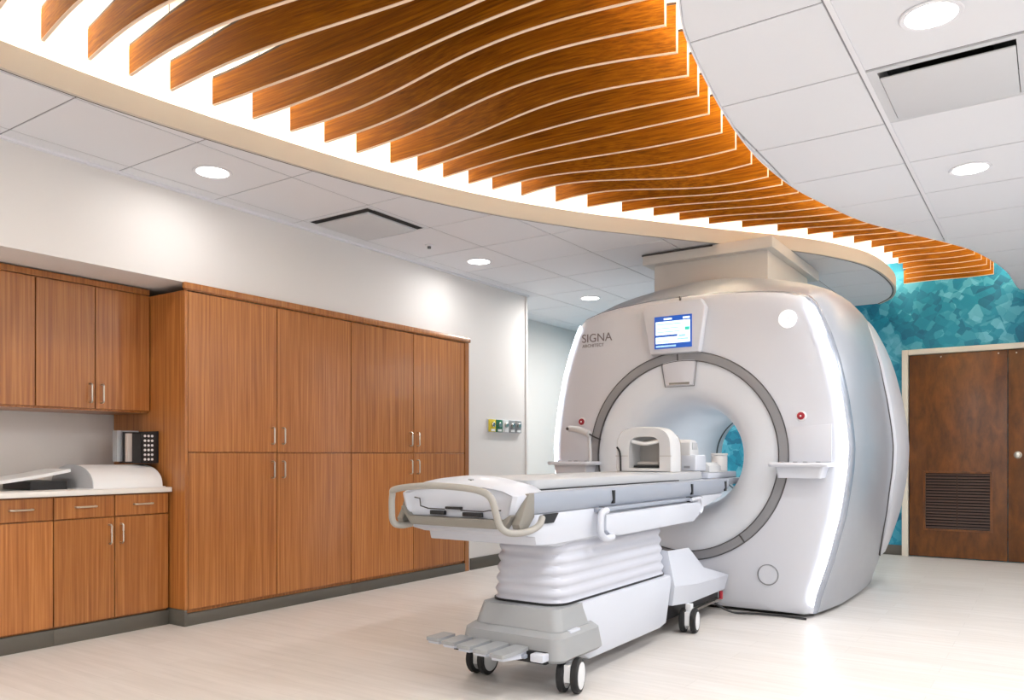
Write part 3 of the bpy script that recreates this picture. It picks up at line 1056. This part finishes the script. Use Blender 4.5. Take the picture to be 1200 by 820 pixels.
def lettering(text, size, loc, material, name, parent):
    cu = bpy.data.curves.new(name, 'FONT')
    cu.body = text
    cu.size = size
    cu.extrude = .0008
    tmp = bpy.data.objects.new(name + '_tmp', cu)
    COL.objects.link(tmp)
    dg = bpy.context.evaluated_depsgraph_get()
    me = bpy.data.meshes.new_from_object(tmp.evaluated_get(dg))
    bpy.data.objects.remove(tmp)
    me.materials.clear()
    me.materials.append(MATS[material])
    ob = bpy.data.objects.new(name, me)
    COL.objects.link(ob)
    ob.parent = parent
    ob.rotation_euler = (math.pi / 2, 0, 0)
    ob.location = Vector(loc) - ORIG[parent.name]
    ORIG[ob.name] = Vector(loc)
    return ob


lettering('SIGNA', .088, (-2.945, 5.2625, 1.895), 'letter_grey', 'lettering', mri)
lettering('ARCHITECT', .034, (-2.94, 5.2625, 1.857), 'letter_grey', 'lettering', mri)

# quench / service duct from the scanner top into the ceiling
dk = thing('service_duct', (-2.2, 6.5, 2.2), 'boxy cream service duct rising from the scanner top to the ceiling', 'duct')
MB().box(-2.66, -1.755, 5.95, 7.10, 2.22, 2.57).build('casing', 'magnet_cream', dk)
MB().box(-2.73, -1.70, 5.875, 7.27, 2.5705, 2.652, .003).build('collar', 'magnet_cream', dk)
MB().box(-2.735, -2.15, 5.868, 5.8745, 2.640, 2.652).build('collar_shade_strip', 'line_dark', dk)  # dark strip drawn for the shadow line between collar and ceiling

# ------------------------------------------------------------------ patient table
bed = thing('patient_table', (-2.06, 3.7, 0), 'white wheeled patient table docked to the scanner bore', 'patient table')
TX0, TX1 = -2.46, -1.80
tc = (TX0 + TX1) / 2
# deck and rails
MB().box(TX0 + .03, TX1 - .03, 2.86, 5.62, .85, .892, .004).build('deck', 'bed_white', bed)
for sgn in (1, -1):
    def RX(v):
        return tc + sgn * v
    half_w = (TX1 - TX0) / 2
    secs = []
    for y, s in ((2.80, 1), (5.0, 1), (5.17, .96), (5.22, .9)):
        secs.append([(RX(half_w - .035), y, .892), (RX(half_w - .008), y, .889), (RX(half_w * 1.0), y, .875), (RX(half_w + .004), y, .83 + (1 - s) * .1),
                     (RX(half_w - .012), y, .80 + (1 - s) * .2), (RX(half_w - .05), y, .80 + (1 - s) * .2)])
    rl = MB().loft(secs).build('side_rail', 'bed_grey', bed, 40)
    for y in (3.52, 4.55, 5.14):
        MB().box(min(RX(half_w - .004), RX(half_w + .008)), max(RX(half_w - .004), RX(half_w + .008)), y, y + .022, .812, .876).build('clip', 'black_plastic', rl)
    MB().box(min(RX(half_w - .02), RX(half_w + .012)), max(RX(half_w - .02), RX(half_w + .012)), 3.36, 4.72, .776, .797, .006).build('accessory_rail', 'bed_grey', bed)
    for y in (3.42, 4.52):
        MB().box(min(RX(half_w - .02), RX(half_w + .015)), max(RX(half_w - .02), RX(half_w + .015)), y, y + .02, .770, .800).build('rail_clip', 'black_plastic', bed)
pd = MB().loft([rrect(-2.37, -1.885, 2.93, 4.98, .8935, .04), rrect(-2.375, -1.88, 2.925, 4.985, .902, .045), rrect(-2.37, -1.885, 2.93, 4.98, .938, .04), rrect(-2.355, -1.90, 2.945, 4.965, .945, .03)])
pd.build('mattress', 'pad_grey', bed, 40)
MB().box(-1.884, -1.874, 2.95, 4.55, .8925, .899).build('mattress_seam', 'black_plastic', bed)

# under body
MB().prism([(2.725, .775), (2.725, .725), (2.80, .705), (2.84, .70), (2.85, .664), (3.0, .655), (4.35, .668), (4.9, .735), (5.12, .775), (5.16, .80), (2.83, .80), (2.82, .775)], 'x', TX0 + .06, TX1 - .014, .01).build('table_frame', 'bed_white', bed, 40)
MB().prism([(2.98, .70), (3.0, .648), (3.08, .632), (4.2, .64), (4.3, .68), (4.3, .70)], 'x', TX0 + .12, TX1 - .05, .015).build('lower_frame', 'bed_white', bed, 40)

# foot end
def foot_section(y, grow, zt):
    pts = [(-2.455 - grow, .875), (-2.44 - grow, .815), (-2.40, .782), (-1.86, .782), (-1.82 + grow, .815), (-1.805 + grow, .875)]
    top = []
    for k in range(13):
        s = k / 12
        x = (-1.805 + grow) + (TX0 + .005 - grow - (-1.805 + grow)) * s
        top.append((x, .88 + (zt - .88) * math.sin(math.pi * s) ** .55))
    return [(p[0], y, p[1]) for p in pts] + [(p[0], y, p[1]) for p in top]


fe = MB().loft([foot_section(2.715, -.05, .915), foot_section(2.70, -.03, .92), foot_section(2.71, -.012, .935), foot_section(2.76, 0, .955), foot_section(2.86, 0, .96), foot_section(2.93, -.01, .945), foot_section(2.97, -.03, .905)])
fe = fe.build('foot_cap', 'bed_white', bed, 40)
MB().prism([(-2.435, .82), (-2.375, .742), (-1.87, .742), (-1.825, .80), (-1.84, .803), (-1.875, .781), (-2.385, .781), (-2.42, .822)], 'y', 2.683, 2.82, .004).build('lower_lip', 'bed_taupe', bed)
MB().prism([(2.81, .89), (2.765, .888), (2.735, .84), (2.715, .80), (2.69, .765), (2.70, .745), (2.76, .745), (2.81, .79)], 'x', TX1 - .035, TX1 + .004, .006).build('corner_shell', 'bed_taupe', bed)
MB().prism([(2.81, .89), (2.765, .888), (2.735, .84), (2.715, .80), (2.69, .765), (2.70, .745), (2.76, .745), (2.81, .79)], 'x', TX0 - .004, TX0 + .03, .006).build('corner_shell', 'bed_taupe', bed)
for a, c, z0, z1 in ((-2.27, -2.19, .790, .808), (-2.09, -1.99, .788, .806), (-2.185, -2.10, .816, .827)):
    MB().box(a, c, 2.692, 2.71, z0, z1, .002).build('latch_slot', 'black_plastic', fe)
gv = MB().tube([(-2.36, 2.695, .862), (-2.33, 2.695, .858), (-2.325, 2.695, .825), (-2.28, 2.695, .815), (-2.19, 2.695, .815)], .003, 6)
gv.build('panel_seam', 'line_dark', fe)
gv = MB().tube([(-2.10, 2.695, .813), (-1.98, 2.695, .812), (-1.95, 2.695, .818), (-1.89, 2.695, .820)], .003, 6)
gv.build('panel_seam', 'line_dark', fe)
ic = MB().box(-2.085, -2.055, 2.728, 2.7295, .925, .948).build('icon_plate', 'pad_grey', fe)
MB().box(-2.074, -2.066, 2.7265, 2.7278, .93, .943).build('icon_mark', 'black_plastic', ic)
hp = smooth_path([(-2.40, 2.88, .755), (-2.42, 2.74, .738), (-2.425, 2.67, .735), (-2.43, 2.63, .755), (-2.428, 2.62, .81), (-2.425, 2.62, .872), (-2.395, 2.61, .90),
                  (-2.2, 2.585, .92), (-2.0, 2.58, .916), (-1.90, 2.585, .90), (-1.86, 2.59, .87), (-1.846, 2.60, .81), (-1.832, 2.615, .757), (-1.81, 2.65, .735),
                  (-1.785, 2.73, .735), (-1.772, 2.80, .755), (-1.785, 2.85, .785)], 6)
MB().tube(hp, .0145, 10).build('handle_bar', 'handle_beige', bed, 60)
MB().prism([(2.86, .755), (2.98, .755), (3.02, .795), (2.90, .795)], 'x', TX1 - .014, TX1 - .006).build('grip_recess', 'black_plastic', bed)

# swing-down side guard on both sides
for sgn in (1, -1):
    xa, xb = (TX1 + .002, TX1 + .034) if sgn > 0 else (TX0 - .034, TX0 - .002)
    MB().prism([(3.40, .765), (4.60, .77), (4.64, .755), (4.64, .70), (4.52, .655), (3.60, .652), (3.45, .66), (3.40, .69)], 'x', xa, xb, .012).build('side_guard', 'bed_white', bed, 40)
    xm = (xa + xb) / 2 + sgn * .016
    gp = smooth_path([(xm, 3.40, .785), (xm, 3.35, .775), (xm, 3.335, .73), (xm, 3.34, .68), (xm, 3.39, .652), (xm, 3.46, .655)], 6)
    MB().tube(gp, .017, 10).build('guard_handle', 'bed_white', bed, 60)
    gp = smooth_path([(xm, 4.47, .785), (xm, 4.60, .79), (xm, 4.64, .77), (xm, 4.64, .72), (xm, 4.60, .70)], 6)
    MB().tube(gp, .010, 8).build('guard_loop', 'bed_white', bed, 60)

# bellows
secs = []
BX0, BX1, BYa, BYb = -2.215, -1.838, 3.07, 4.28
zz = np.linspace(.658, .378, 23)
for k, z in enumerate(zz):
    ph = (k % 4)
    o = (-.001, -.007, .0, .004)[ph]
    o += .018 * (k / 22 - .5)
    secs.append(rrect(BX0 - o, BX1 + o, BYa - o, BYb + o, z, .10))
MB().loft(secs).build('bellows', 'bellows_vinyl', bed, 70)
MB().loft([rrect(BX0 - .015, BX1 + .012, BYa - .012, BYb + .01, .368, .10), rrect(BX0 - .015, BX1 + .012, BYa - .012, BYb + .01, .3775, .10)]).build('bellows_seal', 'black_plastic', bed)

# base
MB().prism([(3.22, .367), (4.25, .367), (4.27, .34), (4.19, .105), (4.1, .09), (3.3, .09), (3.24, .12)], 'x', -2.25, -1.80, .012).build('base_body', 'bed_white', bed, 40)
MB().loft([rrect(-2.225, -1.80, 3.00, 3.26, .366, .05), rrect(-2.23, -1.795, 2.99, 3.26, .34, .05), rrect(-2.245, -1.775, 2.97, 3.27, .275, .05)]).build('upper_shroud', 'shroud_grey', bed, 30)
MB().loft([rrect(-2.25, -1.77, 2.955, 3.30, .274, .05), rrect(-2.275, -1.745, 2.925, 3.32, .255, .06), rrect(-2.285, -1.735, 2.915, 3.33, .165, .05), rrect(-2.27, -1.75, 2.93, 3.32, .15, .05)]).build('lower_shroud', 'shroud_grey', bed, 30)
MB().box(-1.80, -1.757, 3.04, 3.13, .262, .276, .004).build('pedal_plate', 'bed_white', bed)
MB().box(-2.30, -1.80, 2.90, 2.93, .15, .20).build('pedal_recess', 'black_plastic', bed)
# foot pedals
MB().box(-2.34, -1.88, 2.86, 2.885, .172, .19, .004).build('pedal_bar', 'bed_grey', bed)
for k in range(5):
    x = -2.385 + k * .105
    ya, yb = 2.80 - .022 * k, 2.93 - .005 * k
    MB().loft([rrect(x, x + .075, ya, yb, .200, .01), rrect(x, x + .075, ya, yb, .216, .01)]).build('pedal', 'shroud_grey', bed)
    MB().prism([(ya + .01, .188), (ya + .01, .1995), (yb, .1995), (yb, .165)], 'x', x + .008, x + .067).build('pedal_bracket', 'bed_white', bed)
MB().box(-1.855, -1.79, 2.86, 2.915, .165, .20, .006).build('brake_tab', 'bed_white', bed)


# casters
def caster(x, y, ang, r=.078, top=.16):
    c = Vector((x, y, r))
    root = None
    ca, sa = math.cos(ang), math.sin(ang)

    def wheel(off, mname, nm, prof, parent):
        b = MB()
        b.lathe(prof, (0, 0, 0), 'x', 28, cap=True)
        for v in b.bm.verts:
            px, py = v.co.x + off, v.co.y
            v.co = Vector((c.x + px * ca - py * sa, c.y + px * sa + py * ca, c.z + v.co.z))
        return b.build(nm, mname, parent, 35)
    fk = MB().box(x - .018, x + .018, y - .02, y + .02, r + .02, top, .004).build('caster_fork', 'wheel_white', bed)
    mid = MB()
    mid.loft([[(c.x + px * ca - py * sa, c.y + px * sa + py * ca, z) for px, py in ((-.014, -.06), (.014, -.06), (.014, .06), (-.014, .06))] for z in (r - .02, r + .055)])
    mid.build('fork_cover', 'wheel_white', fk)
    for off in (-.032, .032):
        wheel(off, 'tyre_black', 'tyre', [(r - .02, -.016), (r - .006, -.0165), (r, -.01), (r, .01), (r - .006, .0165), (r - .02, .016)], fk)
        for s in (-1, 1):
            wheel(off, 'wheel_white', 'hub', [(r - .019, s * .0162), (r - .019, s * .0185), (r - .03, s * .021), (.002, s * .022)], fk)
    return fk


caster(-1.768, 3.06, .25)
caster(-2.275, 3.09, .05)
caster(-1.785, 4.49, .15, .072, .17)
caster(-2.3, 4.49, .15, .072, .17)

# docking end
MB().loft([[(-2.28, 4.27, .19), (-1.80, 4.27, .19), (-1.80, 4.55, .165), (-1.82, 5.20, .155), (-2.26, 5.20, .155), (-2.28, 4.55, .165)],
           [(-2.28, 4.27, .30), (-1.785, 4.27, .30), (-1.775, 4.6, .275), (-1.80, 5.22, .25), (-2.28, 5.22, .25), (-2.30, 4.6, .275)],
           [(-2.24, 4.275, .50), (-1.83, 4.275, .50), (-1.84, 4.62, .485), (-1.86, 4.92, .33), (-2.22, 4.92, .33), (-2.23, 4.62, .485)]]).build('docking_cover', 'bed_white', bed, 25)
MB().box(-2.22, -1.86, 4.28, 5.18, .09, .164).build('undercarriage', 'black_plastic', bed)
MB().box(-1.858, -1.83, 4.6, 5.20, .085, .10).build('floor_rail', 'nickel', bed)
MB().tube([(-1.82, 5.13, .10), (-1.82, 5.13, .152)], .012, 10).build('release_lever', 'red_plastic', bed)
cb = MB().tube(smooth_path([(-1.86, 5.12, .07), (-1.76, 5.16, .015), (-1.62, 5.20, .012), (-1.45, 5.225, .012), (-1.3, 5.235, .008)], 6), .007, 8).build('floor_cable', 'black_plastic')
tag(cb, 'short black cable lying on the floor along the scanner base', 'cable')

# ------------------------------------------------------------------ things on the table
hc = thing('head_coil', (-2.11, 4.7, .945), 'white head coil with open arched front standing on the patient table', 'head coil')
HX, HW = -2.105, .19
def arch(y, hw, zt, n=16, zb=.947):
    pts = [(HX - hw, y, zb), (HX + hw, y, zb)]
    for k in range(n + 1):
        a = math.pi * k / n
        pts.append((HX + hw * (abs(math.cos(a)) ** .55) * (1 if math.cos(a) >= 0 else -1), y, zb + .11 + (zt - zb - .11) * math.sin(a) ** .6))
    return pts
outer_f, outer_b = arch(4.55, HW, 1.225), arch(4.72, HW * .90, 1.20)
inner_f, inner_b = arch(4.55, HW * .54, 1.165, zb=.968), arch(4.70, HW * .50, 1.15, zb=.968)
b = MB()
b.loft([inner_b, inner_f, [tuple(np.array(i) * .12 + np.array(o) * .88 + np.array([0, -.012, 0])) for i, o in zip(inner_f, outer_f)], outer_f, arch(4.64, HW * .99, 1.225), outer_b], cap=False)
b.build('shell', 'coil_white', hc, 50)
MB().loft([[tuple(np.array(p) + np.array([0, -.002, 0])) for p in inner_b], [tuple(np.array(p) + np.array([0, .012, 0])) for p in outer_b]]).build('back_plate', 'coil_inner', hc, 50)
MB().box(HX - .085, HX + .085, 4.575, 4.69, .970, .985, .006).build('neck_rest', 'black_plastic', hc)
MB().box(HX - .075, HX + .075, 4.60, 4.69, .9855, 1.01, .008).build('cushion', 'coil_inner', hc)
MB().tube(smooth_path([(HX - .09, 4.57, 1.135), (HX, 4.565, 1.12), (HX + .09, 4.57, 1.135)], 6), .012, 8).build('mirror_bar', 'laminate_white', hc)
MB().tube(smooth_path([(HX - HW + .012, 4.532, 1.10), (HX - HW + .035, 4.53, 1.06), (HX - HW + .04, 4.53, .95)], 6), .006, 6).build('side_strap', 'black_plastic', hc)
MB().box(HX - HW * .99, HX - HW * .55, 4.535, 4.5385, 1.042, 1.046).build('seam', 'coil_inner', hc)
MB().box(HX + HW * .55, HX + HW * .99, 4.535, 4.5385, 1.042, 1.046).build('seam', 'coil_inner', hc)

pc = thing('coil_connector', (-2.0, 4.95, .93), 'white stepped connector block behind the head coil on the table', 'connector block')
MB().prism([(4.87, .9465), (5.02, .9465), (5.02, 1.09), (4.97, 1.145), (4.89, 1.15), (4.87, 1.13)], 'x', -2.06, -1.93, .01).build('housing', 'coil_white', pc)
MB().box(-1.929, -1.925, 4.90, 4.98, 1.085, 1.13).build('face_plate', 'pad_grey', pc)
MB().box(-2.0, -1.89, 4.865, 5.05, .9465, 1.05, .012).build('front_block', 'bed_white', pc)
MB().box(-1.97, -1.93, 4.8625, 4.8647, .965, .98).build('latch', 'button_grey', pc)
cr = thing('table_cradle', (-2.1, 5.4, .893), 'low white cradle wall running along the table into the bore', 'cradle')
MB().box(-2.34, -1.88, 5.06, 5.62, .8935, .935, .008).build('base', 'bed_white', cr)
MB().prism([(-2.34, .936), (-2.32, .936), (-2.30, 1.06), (-2.33, 1.07)], 'y', 5.06, 5.62, .004).build('side_wall', 'coil_white', cr)
MB().prism([(-1.95, .936), (-1.88, .936), (-1.88, .975), (-1.91, 1.0)], 'y', 5.08, 5.3, .004).build('side_wall', 'coil_white', cr)
MB().box(-2.1, -2.04, 5.1, 5.13, .936, 1.0, .004).build('socket', 'bed_grey', cr)
cy_ = thing('white_canister', (-1.925, 5.42, .936), 'small white cylindrical canister on the table in the bore mouth', 'canister')
MB().disc((-1.935, 5.42, 0), .055, 'z', .9365, 1.045, 24, .005).build('body', 'laminate_white', cy_)
MB().disc((-1.935, 5.42, 0), .058, 'z', 1.046, 1.062, 24, .004).build('lid', 'laminate_white', cy_)

# reading arm with a rod over the left tray
ra = thing('swing_arm', (-2.9, 5.15, 1.0), 'white swing arm with thin black rod above the left scanner tray', 'arm')
MB().tube(smooth_path([(-2.985, 5.15, 1.245), (-2.9, 5.13, 1.235), (-2.80, 5.11, 1.205)], 5), [.024] * 5 + [.026] * 6, 12).build('arm_tube', 'coil_white', ra, 60)
MB().tube(smooth_path([(-2.80, 5.11, 1.215), (-2.792, 5.11, 1.1), (-2.79, 5.11, 1.02), (-2.80, 5.12, 1.004)], 5), .014, 10).build('arm_post', 'coil_white', ra, 60)
MB().tube([(-2.80, 5.11, 1.205), (-2.73, 5.06, 1.18), (-2.66, 5.02, 1.16)], .0055, 8).build('rod', 'black_plastic', ra)
MB().disc((-2.99, 0, 1.245), .012, 'y', 5.128, 5.122, 12).build('screw', 'line_dark', ra)
